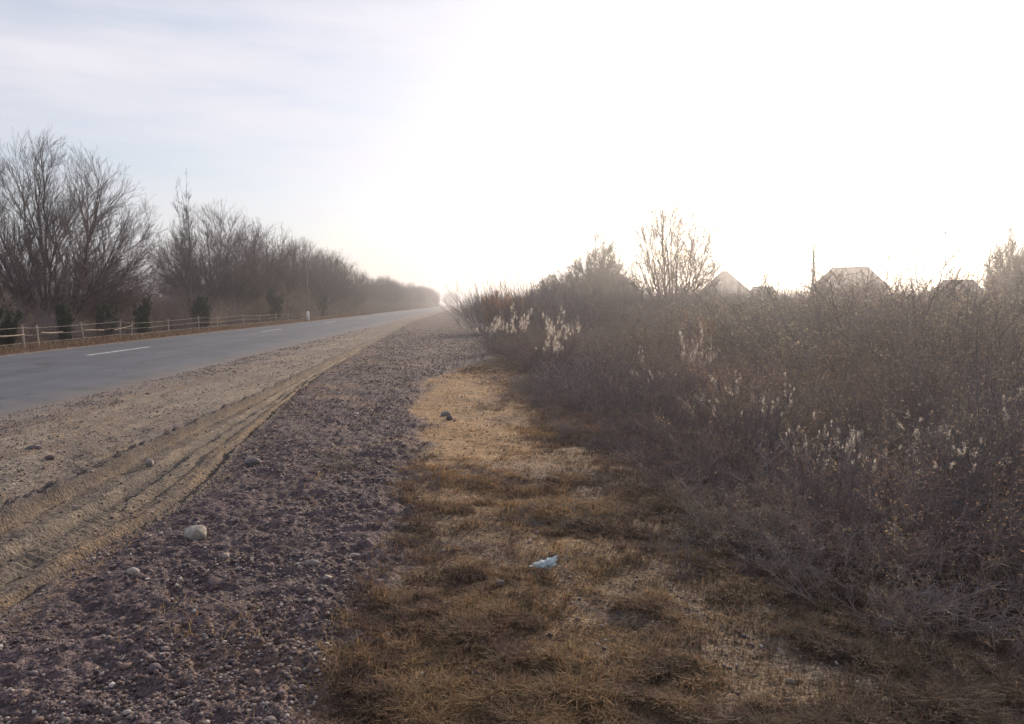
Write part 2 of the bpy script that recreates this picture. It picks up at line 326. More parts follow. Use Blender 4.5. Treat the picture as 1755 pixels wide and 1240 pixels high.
# centre dashes
mb = MB()
for k in range(-1, 24):
    y0 = 22.6 + 18.6 * k; y1 = y0 + 4.3; yy = np.linspace(y0, y1, 40)
    j = .012 * (np.random.RandomState(k + 5).rand(40, 2) - .5)
    xa = -11.47 + j[:, 0]; xb = -11.33 + j[:, 1]
    def rz(x):
        f = (x + 6.82) / (-14.35 + 6.82); return .004 + .05 * (1 - (2 * f - 1) ** 2) + .006
    V = np.stack([np.stack([xa, yy, rz(xa)], -1), np.stack([xb, yy, rz(xb)], -1)], 1).reshape(-1, 3)
    i = np.arange(39) * 2
    mb.add(V, np.stack([i, i + 1, i + 3, i + 2], -1))
tag(link('road_markings', mb.mesh('road_markings', [M['paint']])), kind='structure')

# ------------------------------------------------------------------ branching growth
def polyline(base, d, length, k, up, wob, rng):
    B = len(base); P = np.zeros((B, k, 3)); P[:, 0] = base; d = d / np.linalg.norm(d, axis=1, keepdims=True)
    for i in range(1, k):
        d = d + rng.normal(0, wob, (B, 3)); d[:, 2] += up; d /= np.linalg.norm(d, axis=1, keepdims=True)
        P[:, i] = P[:, i - 1] + d * (length / (k - 1))[:, None]
    return P
def grow(P, Rr, n, t0, t1, ang, length, k, up, wob, rng, rr=.6, rmin=.002, taper=.25, shrink=.5, spread=None):
    B, kk, _ = P.shape; pi = np.repeat(np.arange(B), n); t = rng.uniform(t0, t1, len(pi)); f = t * (kk - 1); i = np.minimum(f.astype(int), kk - 2); f = (f - i)[:, None]
    p = P[pi, i] * (1 - f) + P[pi, i + 1] * f; tn = P[pi, i + 1] - P[pi, i]; tn /= np.linalg.norm(tn, axis=1, keepdims=True) + 1e-9
    r = Rr[pi, i] * (1 - f[:, 0]) + Rr[pi, i + 1] * f[:, 0]
    v = rng.normal(0, 1, (len(pi), 3)); v -= (v * tn).sum(1, keepdims=True) * tn; v /= np.linalg.norm(v, axis=1, keepdims=True) + 1e-9
    a = np.radians(ang) * rng.uniform(.6, 1.35, len(pi)); d = tn * np.cos(a)[:, None] + v * np.sin(a)[:, None]
    L = length * (1 - shrink * t) * rng.uniform(.65, 1.3, len(pi))
    P2 = polyline(p, d, L, k, up, wob, rng); r0 = np.maximum(r * rr, rmin)
    R2 = r0[:, None] * np.linspace(1, taper, k)[None]
    return P2, np.maximum(R2, rmin * .6)
def geo(parts):
    V = []; Q = []; n = 0
    for P, Rr, s in parts:
        v, q, _ = tubes(P, Rr, s); V.append(v); Q.append(q + n); n += len(v)
    return np.concatenate(V), np.concatenate(Q)
def leaves(P, per, size, rng, asp=.5, droop=0, zmin=-9):
    """small folded leaf blades scattered along polylines"""
    B, k, _ = P.shape; n = B * per; pi = np.repeat(np.arange(B), per); i = rng.randint(0, k, n)
    c = P[pi, i] + rng.normal(0, size * .6, (n, 3)); c = c[c[:, 2] > zmin + .38 * size * 30 * np.abs(rng.normal(0, 1, n)) * (zmin > -5)]; n = len(c); a = rng.normal(0, 1, (n, 3)); a[:, 2] -= droop; a /= np.linalg.norm(a, axis=1, keepdims=True)
    b = rng.normal(0, 1, (n, 3)); b -= (a * b).sum(1, keepdims=True) * a; b /= np.linalg.norm(b, axis=1, keepdims=True)
    nn = np.cross(a, b); s = (size * rng.uniform(.5, 1.4, n))[:, None]
    V = np.stack([c - a * s, c + b * s * asp * .5 + nn * s * .15, c + a * s, c - b * s * asp * .5 + nn * s * .15], 1).reshape(-1, 3)
    o = np.arange(n) * 4
    T = np.concatenate([np.stack([o, o + 1, o + 2], -1), np.stack([o, o + 2, o + 3], -1)])
    return V, T
def plumes(P, per, spread, size, rng, zmin):
    tip = P[:, -1]; d = P[:, -1] - P[:, -2]; d /= np.linalg.norm(d, axis=1, keepdims=True) + 1e-9; k = (tip[:, 2] > zmin + .12 * rng.rand(len(tip))) & (rng.rand(len(tip)) < .62); tip, d = tip[k], d[k]
    n = len(tip) * per; i = np.repeat(np.arange(len(tip)), per); sc = rng.uniform(.25, 1.5, len(tip))[i][:, None]; bend = rng.normal(0, 1, (len(tip), 3))[i]; bend[:, 2] -= .6; w_ = rng.uniform(-2.2, 1.4, (n, 1)); c = tip[i] + (d[i] * w_ + bend * .22 * w_ ** 2) * spread * sc + rng.normal(0, 1, (n, 3)) * spread * .55 * sc
    a = rng.normal(0, 1, (n, 3)) + d[i] * .6; a /= np.linalg.norm(a, axis=1, keepdims=True); b = np.cross(a, rng.normal(0, 1, (n, 3))); b /= np.linalg.norm(b, axis=1, keepdims=True) + 1e-9
    V = np.stack([c - b * size * .16, c + b * size * .16, c + a * size * 2.2], 1).reshape(-1, 3); o = np.arange(n) * 3; return V, np.stack([o, o + 1, o + 2], -1)
def stems(n, rad, tilt0, tilt1, L, Lv, k, up, wob, rng, r, taper=.35, zmin=-.1):
    a = rng.uniform(0, 2 * math.pi, n); rr = rad * np.sqrt(rng.rand(n)); t = np.radians(tilt0 + (tilt1 - tilt0) * rng.rand(n) ** .7)
    base = np.stack([rr * np.cos(a), rr * np.sin(a), np.full(n, zmin)], -1)
    a2 = a + rng.normal(0, .5, n); d = np.stack([np.sin(t) * np.cos(a2), np.sin(t) * np.sin(a2), np.cos(t)], -1)
    LL = L * (1 - Lv * rng.rand(n)) * (1 - .12 * (t / np.radians(max(tilt1, 1))))
    P = polyline(base, d, LL, k, up, wob, rng)
    return P, (r * rng.uniform(.7, 1.2, n))[:, None] * np.linspace(1, taper, k)[None]
def hermite(p0, d0, p1, rng, k=6, lift=.25):
    c = p1 - p0; L = np.linalg.norm(c, axis=1, keepdims=True); d1 = c / (L + 1e-9); d1[:, 2] += lift; d1 /= np.linalg.norm(d1, axis=1, keepdims=True)
    t = np.linspace(0, 1, k)[None, :, None]; a, b = p0[:, None], p1[:, None]; m0, m1 = (d0 * L)[:, None], (d1 * L)[:, None]
    P = (2*t**3 - 3*t**2 + 1) * a + (t**3 - 2*t**2 + t) * m0 + (-2*t**3 + 3*t**2) * b + (t**3 - t**2) * m1
    P[:, 1:-1] += rng.normal(0, .005, P[:, 1:-1].shape) * L[:, None]; return P
def make_tree(name, seed, H=10.8, phimax=62, low=.5, n1=14, n2=200, n3=1500, r=.10, rad=.5, tw='twig_l', leaf=None, rmin=.006, side=(4, 2), sl=(.8, .35), trunk=0, rough=.16, cosmin=.84, skew=0, sang=24):
    """limbs reach for points spread through the crown; every branch leaves the nearest branch that already points its way"""
    rng = np.random.RandomState(seed); root = empty(name); pm = math.radians(phimax); z0 = trunk
    def targets(n, f0, f1, pw=1.):
        ph = pm * rng.rand(n) ** .62; a = rng.uniform(0, 2 * math.pi, n)
        bnd = H * (1 - (1 - low) * (ph / pm) ** 1.7) * (1 + rough * 2 * (fbm(ph * 3 + 5, a * 1.3 + 9 + seed, 1.2, 3, seed) - .5)); f = f0 + (f1 - f0) * rng.rand(n) ** pw
        R_ = bnd * f; return np.stack([R_ * np.sin(ph) * np.cos(a) + skew * R_ * .1, R_ * np.sin(ph) * np.sin(a), z0 + R_ * np.cos(ph)], -1)
    if trunk:
        T0 = polyline(np.array([[0, 0, -.2]]), np.array([[.04, .02, 1.]]), np.array([trunk + .2]), 6, 0, .03, rng); thick = [(T0, r * 1.9 * np.linspace(1.25, .8, 6)[None], 8)]
    else: thick = []
    tg = targets(n1, .8, .97); a = np.arctan2(tg[:, 1], tg[:, 0]); q = rad * rng.rand(n1) ** .5 * (0 if trunk else 1)
    b = np.stack([q * np.cos(a), q * np.sin(a), np.full(n1, z0 - .15 if trunk else -.2)], -1); d0 = tg - b; d0 /= np.linalg.norm(d0, axis=1, keepdims=True); d0[:, :2] *= 1.15
    P1 = hermite(b, d0, tg, rng, 12, .15); R1 = (r * rng.uniform(.65, 1.1, n1))[:, None] * np.linspace(1, .16, 12)[None] ** 1.0; thick.append((P1, R1, 7))
    def nodes(P, Rr):
        T = np.gradient(P, axis=1); T /= np.linalg.norm(T, axis=2, keepdims=True); return P[:, 1:-1].reshape(-1, 3), T[:, 1:-1].reshape(-1, 3), Rr[:, 1:-1].ravel()
    def attach(tg, N, T, Rn, maxd):
        out = []
        for q in range(0, len(tg), 400):
            D = tg[q:q+400, None] - N[None]; d = np.linalg.norm(D, axis=2); cs = (D * T[None]).sum(2) / (d + 1e-6); cost = d * (1 + .0) + 30 * (cs < cosmin) + 3 * (d < .12 * maxd) + 2 * np.maximum(0, d - maxd)
            out.append(cost.argmin(1))
        return np.concatenate(out)
    N1, T1, Rn1 = nodes(P1, R1); tg = targets(n2, .35, 1.0, .75); k = attach(tg, N1, T1, Rn1, 3.5); P2 = hermite(N1[k], T1[k], tg, rng, 8, .3)
    r0 = np.clip(Rn1[k] * .6, rmin * 1.6, .035); R2 = r0[:, None] * np.linspace(1, .3, 8)[None]; R2 = np.maximum(R2, rmin)
    N2, T2, Rn2 = nodes(P2, R2); NN = np.concatenate([N2, N1[Rn1 < r * .8]]); TT = np.concatenate([T2, T1[Rn1 < r * .8]]); RN = np.concatenate([Rn2, Rn1[Rn1 < r * .8]])
    tg = targets(n3, .3, 1.03, .6); k = attach(tg, NN, TT, RN, 1.6); P3 = hermite(NN[k], TT[k], tg, rng, 5, .3); R3 = np.maximum(np.clip(RN[k] * .6, rmin, .014)[:, None] * np.linspace(1, .5, 5)[None], rmin * .8)
    ln = np.linalg.norm(P3[:, -1] - P3[:, 0], axis=1); kk = ln < 3.2; P3, R3 = P3[kk], R3[kk]
    P4, R4 = grow(P3, R3, side[0], .15, 1, sang, sl[0], 4, .06, .05, rng, .8, rmin * .85, .7, .35); P5, R5 = grow(P4, R4, side[1], .2, 1, sang, sl[1], 3, .06, .06, rng, .9, rmin * .75, .8, .3)
    v, q = geo(thick); link('trunk', mesh_np('trunk', v, q, None, [M['bark']], True), root)
    v, q = geo([(P2, R2, 4), (P3, R3, 3), (P4, R4, 3), (P5, R5, 3)]); nq = len(q); T = None; mi = None
    if leaf:
        lv_, lt = leaves(P4, leaf[0], leaf[1], rng); T = lt + len(v); v = np.concatenate([v, lv_]); mi = np.concatenate([np.zeros(nq), np.ones(len(lt))])
    link('crown', mesh_np('crown', v, q, T, [M[tw]] + ([M[leaf[2]]] if leaf else []), False, None, mi), root)
    return root
def make_shrub(name, seed, ns=34, rad=.35, tilt=(5, 60), H=1.7, cnt=(9, 6), lens=(.55, .24), ang=(35, 38), leaf=(3, .0105), up=(.05, .05), r=.006, tw='weed', lm='weedleaf', part='foliage', spart='stems', asp=.6, rm=.0016, zmin=-9, plume=None):
    rng = np.random.RandomState(seed); root = empty(name)
    P1, R1 = stems(ns, rad, tilt[0], tilt[1], H, .4, 7, up[0], .08, rng, r, .35, -.12)
    P2, R2 = grow(P1, R1, cnt[0], .2, 1, ang[0], lens[0], 4, up[1], .13, rng, .55, rm * 1.2, .5)
    P3, R3 = grow(P2, R2, cnt[1], .1, 1, ang[1], lens[1], 3, up[1], .16, rng, .6, rm, .7)
    v, q = geo([(P1, R1, 4), (P2, R2, 3)]); link(spart, mesh_np(spart, v, q, None, [M[tw]], False), root)
    v, q = geo([(P3, R3, 3)]); T = None; mi = None
    if leaf[0]:
        lv, lt = leaves(P3, leaf[0], leaf[1], rng, asp, 0, zmin); T = lt + len(v); mi = np.concatenate([np.zeros(len(q)), np.ones(len(lt))]); v = np.concatenate([v, lv])
    if plume:
        lv, lt = plumes(P2, plume[0], plume[1], plume[2], rng, zmin); T = lt + len(v); mi = np.concatenate([np.zeros(len(q)), np.ones(len(lt))]); v = np.concatenate([v, lv])
    link(part, mesh_np(part, v, q, T, [M[tw], M[lm]], False, None, mi), root)
    return root
def place(src, used, x, y, rz, s, label, cat, group=None, dz=0):
    if src.name in used: o = copy_tree(src)
    else: o = src; used.add(src.name)
    z = float(ground(np.array([x]), np.array([y]))[0])
    o.location = (x, y, z + dz); o.rotation_euler = (0, 0, rz); o.scale = s if hasattr(s, '__len__') else (s, s, s)
    tag(o, label, cat, group); return o
used = set(); rnd = random.Random(4)

#@@LEFT
# ------------------------------------------------------------------ far side of the road: row of bare trees
big = make_tree('bare_tree', 3, H=10.9, phimax=64, low=.52, n1=26, n2=420, n3=4200, r=.095, rmin=.0055, side=(3, 2), rough=.06, cosmin=.88)
place(big, used, -22.3, 41.0, .6, (1.0, 1.0, .96), 'largest bare tree, a wide fan of ascending branches at the far left', 'tree')
t2 = make_tree('bare_tree', 8, H=10.2, phimax=58, low=.5, n1=22, n2=320, n3=2800, r=.085, rmin=.0066, rad=.7, rough=.12, side=(3, 2), cosmin=.88)
t3 = make_tree('bare_tree', 15, H=10.0, phimax=46, low=.62, n1=20, n2=300, n3=2400, r=.08, rmin=.007, rad=1.0, rough=.18, side=(3, 2), cosmin=.88)
t5 = make_tree('bare_tree', 17, H=8.4, phimax=66, low=.55, n1=9, n2=150, n3=1200, r=.10, rmin=.0075, trunk=1.5, rough=.3, sang=30)
t4 = make_tree('bare_tree', 21, H=6.0, phimax=60, low=.6, n1=7, n2=70, n3=420, r=.06, rmin=.007, rad=.35, rough=.35, side=(4, 2), sl=(.6, .3), sang=30, cosmin=.75)
spike = make_tree('bare_tree', 31, H=10.6, phimax=8, low=.35, n1=3, n2=40, n3=160, r=.14, rmin=.009, rad=.12, rough=.5, sl=(.6, .3), cosmin=.9)
place(spike, used, -21.5, 57.5, 0, (1, 1, 1.0), 'tall thin tree with a dead pointed top rising above its neighbours beyond the road', 'tree')
place(t2, used, -22.5, 67, 1.1, (1.0, 1.0, 1.04), 'dense bare tree directly right of the tall thin tree with the pointed top', 'tree')
G = 'bare trees of the row beyond the road'
place(t3, used, -21.5, 77, 2.2, (1.0, 1.0, .98), 'bare upright tree of the row beyond the road, crown merging with its neighbours', 'tree', G)
LG = 'bare upright tree of the row beyond the road, crown merging with its neighbours'
for x, y, s, src in [(-26, 72, .9, t5), (-24, 91, .95, t5), (-21.5, 97, 1.0, t3), (-23, 103, 1.0, t2), (-21, 110, .98, t5), (-22.5, 118, 1.02, t3), (-21.5, 127, .98, t2)]:
    place(src, used, x, y, rnd.uniform(0, 6), (s, s, s * rnd.uniform(.93, 1.08)), LG, 'tree', G)
LS = 'small bare tree in the thicket between the largest tree and the pointed one'
for x, y, s in [(-24, 50, .85), (-26, 55, .9), (-27, 48, .8), (-21, 52, .62)]:
    place(t4, used, x, y, rnd.uniform(0, 6), s, LS, 'tree', 'small bare trees behind the fence')
for x, y, s in [(-28, 33, .9), (-31, 37, 1.0), (-27, 38, .7), (-34, 42, 1.05)]:
    place(t4, used, x, y, rnd.uniform(0, 6), s, 'slender bare tree at the left edge beside the largest tree', 'tree', 'slender trees at the left edge')
G2 = 'distant bare trees of the row beyond the road'
y = 150
while y < 420:
    y += rnd.uniform(6, 9); s = rnd.uniform(.66, .86) * (1 + .3 * (y - 145) / 300)
    place(rnd.choice([t2, t3, t5]), used, -21 + rnd.uniform(-2.5, 1.5), y, rnd.uniform(0, 6), (s, s, s), 'distant bare tree of the low even row along the road', 'tree', G2)
for k in range(9):
    s = rnd.uniform(1.2, 1.6)
    place(rnd.choice([t2, t3]), used, -19 + rnd.uniform(-4, 2), 780 + 28 * k, rnd.uniform(0, 6), s, 'farthest tree of the clump where the road meets the horizon', 'tree', 'farthest clump of trees at the road end')

# ------------------------------------------------------------------ shrubs
shrubs = [make_shrub('dry_shrub', 40 + i, ns=[36, 30, 40, 34][i], tilt=(4, [62, 50, 70, 42][i]), H=[1.75, 2.0, 1.5, 2.2][i], rad=[.4, .3, .5, .35][i]) for i in range(4)]
for s_ in shrubs: pass
LH = 'dry brown shrub in the continuous thicket behind the roadside fence'
for k in range(120):
    y = 24 + 120 * (k / 120) ** 1.3 + rnd.uniform(-1, 1); x = -17.3 - abs(rnd.gauss(0, 3.2)); s = rnd.uniform(.5, .85) if x > -18.6 else rnd.uniform(.85, 1.4)
    place(rnd.choice(shrubs), used, x, y, rnd.uniform(0, 6), (s * 1.35, s * 1.35, s * (1.2 + .5 * min(1, max(0, (y - 45) / 25)) * (x < -19))), LH, 'shrub', 'dry shrubs behind the roadside fence')
def far_brush(name, label, pts, hmin, hmax, seed, wmul=1.6):
    rng = np.random.RandomState(seed); parts = []
    pts = np.asarray(pts); z = ground(pts[:, 0], pts[:, 1]); H = rng.uniform(hmin, hmax, len(pts)); Pb = []; n = 46
    a = rng.uniform(0, 6.28, (len(pts), n)); t = np.radians(rng.uniform(0, 62, (len(pts), n))); w = wmul * H[:, None] * rng.rand(len(pts), n) * .5
    base = np.stack([pts[:, :1] + w * np.cos(a), pts[:, 1:] + w * np.sin(a), np.repeat(z[:, None], n, 1) - .05], -1).reshape(-1, 3)
    d = np.stack([np.sin(t) * np.cos(a), np.sin(t) * np.sin(a), np.cos(t)], -1).reshape(-1, 3)
    dist = np.hypot(base[:, 0], base[:, 1]); L = (H[:, None] * rng.uniform(.55, 1.05, (len(pts), n))).ravel()
    P1 = polyline(base, d, L, 4, .05, .1, rng); R1 = (.00016 * dist + .004)[:, None] * np.linspace(1, .5, 4)[None]
    P2, R2 = grow(P1, R1, 5, .25, 1, 35, (hmin + hmax) * .16, 3, .08, .12, rng, .75, .004, .6)
    v, q = geo([(P1, R1, 3), (P2, R2, 3)]); tag(link(name, mesh_np(name, v, q, None, [M['weed']])), label, kind='stuff')
pts = [(-18.5 - abs(rnd.gauss(0, 4)), rnd.uniform(130, 430)) for k in range(420)]
pts += [(rnd.uniform(-95, -27), rnd.uniform(36, 120)) for k in range(420)] + [(rnd.uniform(-28, -20), rnd.uniform(60, 150)) for k in range(160)]
far_brush('undergrowth', 'dark brown belt of brush under and behind the bare trees', pts, 2.0, 3.6, 5)
# small conifers between the fence and the shrubs
con = [make_shrub('young_conifer', 5 + i, ns=[14, 18][i], rad=.14, tilt=(0, [7, 13][i]), H=[1.75, 1.5][i], cnt=(15, 6), lens=(.34, .14), ang=(48, 40), leaf=(7, .034), r=.014, rm=.004, tw='bark', lm='conifer', up=(.04, .10)) for i in range(2)]
CL = ['dark green young conifer standing in front of the largest bare tree', 'dark green young conifer just right of the largest bare tree', 'bushy dark green conifer closest to the road behind the fence',
      'dark green conifer below the tall pointed tree', 'dark bluish conifer low in front of the dense tree row', 'dark green conifer at the left edge of the picture', 'small dark conifer farthest along the fence']
for i, (x, y, s) in enumerate([(-16.3, 30.6, .95), (-17.5, 36.5, 1.15), (-16.6, 38.6, 1.1), (-17.8, 50.0, 1.5), (-18.0, 69.5, 1.7), (-17.6, 29.0, 1.1), (-17.5, 90, 1.5)]):
    place(con[i % 2], used, x, y, i * 1.3, (s * .9, s * .9, s * 1.3), CL[i], 'conifer')

# ------------------------------------------------------------------ fence along the far verge: every post a thing, wires with them
posts = [(26.5, 0), (27.5, .02), (30.5, 0), (33.6, -.05), (34.7, .0), (39.1, .02), (43.1, 0), (46.9, 0), (51.4, 0), (55.9, 0), (60.4, 0), (64.7, 0), (69.8, 0), (24.3, 0), (75, 0), (81, 0), (88, 0)]
fence = empty('post_and_wire_fence', (-15.5, 50, -.2))
tag(fence, 'low fence of pale thin posts and sagging wires along the far side of the road', 'fence')
rng = np.random.RandomState(2); pys = sorted(p[0] for p in posts); tops = []
for yv in pys:
    x = rng.normal(0, .06); g = float(ground(np.array([-15.5 + x]), np.array([yv]))[0]) + .2; h = rng.uniform(.84, 1.0); lx, ly = rng.normal(0, .05, 2)
    m = MB(); zs = np.linspace(g - .2, g + h, 5); m.tube(np.stack([x + lx * np.linspace(0, 1, 5) + rng.normal(0, .006, 5), yv - 50 + ly * np.linspace(0, 1, 5), zs], -1), [.034, .032, .031, .03, .03], 7)
    link('post', m.mesh('post', [M['wood']]), fence); tops.append((x + lx * .8, yv - 50 + ly * .8, g, h))
for lev in (.32, .62, .9):
    m = MB()
    for a, b in zip(tops[:-1], tops[1:]):
        t = np.linspace(0, 1, 8); P = np.stack([a[0] + (b[0] - a[0]) * t, a[1] + (b[1] - a[1]) * t, a[2] + a[3] * lev + (b[2] + b[3] * lev - a[2] - a[3] * lev) * t - .05 * t * (1 - t)], -1)
        m.tube(P, np.full(8, .0045), 4)
    link('wire', m.mesh('wire', [M['wire']]), fence)
for a, b in ((24.3, 26.5), (27.5, 28.9), (30.5, 32.1), (33.0, 34.7)):
    m = MB(); m.tube([(.05, a - 50, .68 + rng.uniform(-.03, .1)), (.05, (a + b) / 2 - 50, .72), (.05, b - 50, .7 + rng.uniform(-.03, .1))], [.015, .015, .013], 5)
    link('rail', m.mesh('rail', [M['wood']]), fence)
p = empty('utility_pole', (-14.9, 69.3, -.05)); tag(p, 'slim grey pole with a whitewashed foot at the edge of the road on the left', 'pole')
m = MB(); m.tube([(0, 0, -.2), (.01, 0, 2), (.05, 0, 5.0)], [.07, .055, .04], 8); link('shaft', m.mesh('shaft', [M['pole']], True), p)
m = MB(); m.tube([(0, 0, -.1), (0, 0, .5), (0, 0, .95)], [.17, .15, .12], 10); link('base', m.mesh('base', [M['white']], True), p)
m = MB(); m.box(-.5, .55, -.03, .03, 4.7, 4.76); link('crossarm', m.mesh('crossarm', [M['pole']]), p)

#@@RIGHT
# ------------------------------------------------------------------ right side thicket
LT = 'tangled dry brown shrub, one of many in the thicket filling the right side'; GT = 'dry shrubs of the right hand thicket'
weeds = [make_shrub('tall_weed', 60 + i, ns=12, rad=.22, tilt=(2, 22), H=[2.1, 1.8][i], cnt=(9, 5), lens=(.42, .14), ang=(32, 35), leaf=(3, .009), up=(.03, .06), r=.006) for i in range(2)]
low = [make_shrub('low_weed', 70 + i, ns=44, rad=.4, tilt=(5, 70), H=[.75, .95][i], cnt=(7, 5), lens=(.30, .13), ang=(35, 38), leaf=(2, .0075), up=(.04, .04), r=.004) for i in range(2)]
speck = make_shrub('speckled_shrub', 82, ns=34, tilt=(4, 58), H=1.9, rad=.4, leaf=(0, 0), plume=(12, .018, .009), lm='fluff', zmin=1.2)
olive = make_shrub('olive_shrub', 81, ns=30, tilt=(4, 55), H=1.6, leaf=(5, .011), lm='leaf_g')
cand = []
yy = 3.0
while yy < 34:
    step = .62 + .05 * yy; x = float(thick_edge(np.array([yy]))) + .35 + .04 * max(0, yy - 8) + rnd.uniform(-.15, .25); first = 0; xmax = 3.5 + yy * 1.02
    while x < xmax:
        cand.append((x + rnd.uniform(-.2, .2), yy + rnd.uniform(-.25, .25), first, step)); x += step * rnd.uniform(.9, 1.25) * (1 + .05 * first); first += 1
    yy += step * rnd.uniform(.85, 1.1)
yy = 3.4
while yy < 15:
    ex = float(thick_edge(np.array([yy])))
    for q in range(3):
        s = rnd.uniform(.35, .7) * (.75 + .2 * q); x = ex - .75 + .42 * q + rnd.uniform(-.3, .3)
        if yy > 4.3 or x > 2.2: place(rnd.choice(low), used, x, yy + rnd.uniform(-.2, .2), rnd.uniform(0, 6), (s * 1.3, s * 1.3, s * .8), 'small dark weed in the ragged fringe between the grass and the thicket', 'weed', 'small fringe weeds before the thicket')
    yy += .5 + .03 * yy
nA = 0
for x, y, f, step in cand:
    if y < 3.6 and x < 3.4: continue
    r_ = rnd.random(); w_ = 1.12 * max(1, step / 1.15)
    if f == 0:
        s = rnd.uniform(.75, 1.05) * min(1.35, 1 + .03 * y); place(rnd.choice(low), used, x, y, rnd.uniform(0, 6), (s * 1.25, s * 1.25, s), 'low dry weed clump along the near edge of the right hand thicket', 'weed', 'low weeds along the thicket edge')
    else:
        if r_ < .22: s = rnd.uniform(.85, 1.12); place(rnd.choice(weeds), used, x, y, rnd.uniform(0, 6), s, 'tall upright dry weed rising out of the right hand thicket', 'weed', 'tall weeds in the right hand thicket')
        az = math.degrees(math.atan2(x, y)); cl = float(fbm(np.array([x]), np.array([y]), .33, 2, 91)[0])
        s = rnd.uniform(.72, 1.12) * (.8 if f == 1 else (1.12 + .28 * float(sstep(14, 34, az)))) * (.35 + 1.3 * float(sstep(.2, .8, cl)) if f > 1 else 1)
        if .54 < r_ < .72 and y > 5: place(speck, used, x, y, rnd.uniform(0, 6), (s * w_, s * w_, s), 'shrub speckled with small pale seed heads within the right hand thicket', 'shrub', 'speckled shrubs on the right')
        elif r_ > .88: place(olive, used, x, y, rnd.uniform(0, 6), (s * w_, s * w_, s * .95), 'shrub with dull olive leaves among the brown brush on the right', 'shrub', 'olive leaved shrubs on the right')
        else:
            nA += 1; place(rnd.choice(shrubs), used, x, y, rnd.uniform(0, 6), (s * w_, s * w_, s), LT, 'shrub', GT)
print('thicket shrubs', nA, len(cand))
pts = [(rnd.uniform(1.6, 14 + .27 * k), 34 + k * .25) for k in range(320)]
pts += [(rnd.uniform(3, 75), rnd.uniform(34, 70)) for k in range(350)] + [(rnd.uniform(3, 190), rnd.uniform(70, 230)) for k in range(450)]
far_brush('brushwood', 'brown mass of brush behind the front shrubs on the right', pts, 2.5, 3.8, 6)

# pale backlit seed heads
seedy = [make_shrub('seed_head_shrub', 90 + i, ns=30, rad=.22, tilt=(3, [40, 55][i % 2]), H=[1.35, 1.2][i % 2], cnt=(9, 6), lens=(.3, .12), leaf=(0, 0), plume=[(44, .022, .0085), (44, .022, .0085), (60, .045, .02), (60, .045, .02)][i], lm='fluff', up=(.0, -.10), zmin=[.66, .66, .6, .6][i], asp=.4) for i in range(4)]
for i, (k, x, y, s, lab) in enumerate([
    (2, 1.35, 21.0, (.62, .62, 1.3), 'tall shrub crowned with pale backlit seed fluff at the far left end of the thicket'),
    (3, .75, 23.0, (.62, .62, 1.12), 'shrub with pale seed fluff leftmost of the fluffy ones, beside the gravel'),
    (3, 1.95, 17.0, (.6, .6, .9), 'low shrub with small white seed tufts at the thicket foot'),
    (2, 2.5, 19.6, (.6, .6, 1.3), 'shrub with scattered pale tufts right behind the two fluffy crowns'),
    (0, 2.75, 7.0, (.62, .62, 1.02), 'shrub with a bright curl of backlit seed fluff in the middle of the thicket'),
    (1, 3.1, 4.7, (.72, .72, 1.0), 'shrub with a starry spray of pale seed heads at the right'),
    (0, 2.55, 4.9, (.4, .4, .86), 'small weed with two white tufts in the dark brush'),
    (1, 3.9, 5.2, (.6, .6, 1.2), 'weed with thin pale seed heads near the right edge'),
    (2, 4.3, 13.5, (.5, .5, 1.35), 'shrub with pale tufts in front of the big bare tree'),
    (1, 2.35, 9.6, (.6, .6, 1.0), 'small shrub with whitish heads where the tan path ends')]):
    place(seedy[k], used, x, y, i * 1.1, s, lab, 'shrub')
# trees and taller bushes on the right
bt = make_tree('bare_tree', 57, H=7.6, phimax=54, low=.66, n1=20, n2=230, n3=800, r=.095, rad=.5, tw='twig_r', rmin=.015, rough=.24, side=(2, 2), sl=(.9, .45), cosmin=.78, sang=32)
place(bt, used, 13.7, 48.0, 2.4, (.74, .74, 1.16), 'big open bare tree with reddish twigs standing alone above the thicket on the right', 'tree')
rt = make_tree('bushy_tree', 52, H=6.6, phimax=64, low=.62, n1=16, n2=200, n3=1700, r=.08, rad=.7, leaf=(3, .095, 'leaf_g'), rmin=.016, rough=.42, side=(4, 2), sl=(.8, .4), cosmin=.75, sang=34)
place(rt, used, 14.4, 78.7, 0, (.9, .9, 1.22), 'dense rounded tree left of the big open bare tree', 'tree')
place(rt, used, 11.0, 80.5, 2, (.85, .85, .8), 'lower dense tree between the rounded tree and the round bush', 'tree')
place(rt, used, 8.8, 79, 4, (.8, .8, .66), 'lowest and leftmost dense tree of the far group on the right', 'tree')
place(rt, used, 17.6, 81, 5, (.6, .6, .72), 'small tree between the rounded tree and the big open bare tree', 'tree')
bush = make_shrub('round_bush', 53, ns=44, rad=.5, tilt=(3, 62), H=2.1, cnt=(10, 7), lens=(.6, .28), leaf=(5, .035), lm='leaf_o', rm=.004, r=.012)
place(bush, used, 1.9, 40.0, 0, (.72, .72, 1.3), 'russet leafy bush where the thicket meets the end of the road', 'bush')
place(bush, used, 3.0, 41.0, 2, (.85, .85, 1.2), 'second russet leafy bush just right of the one at the end of the road', 'bush')
ob = make_shrub('orange_shrub', 54, ns=30, rad=.3, tilt=(3, 55), H=1.8, cnt=(9, 6), lens=(.5, .22), leaf=(5, .025), lm='leaf_o', rm=.003)
place(ob, used, 7.6, 23.2, 0, (.8, .8, 1.15), 'shrub with pale orange leaves in front of the hipped roof', 'shrub')
place(rt, used, 36.5, 47.6, 1, (.42, .42, .92), 'rounded small tree on the skyline near the right edge', 'tree')
place(rt, used, 38.6, 48.2, 3, (.34, .34, .95), 'narrow small tree on the skyline at the right edge', 'tree')
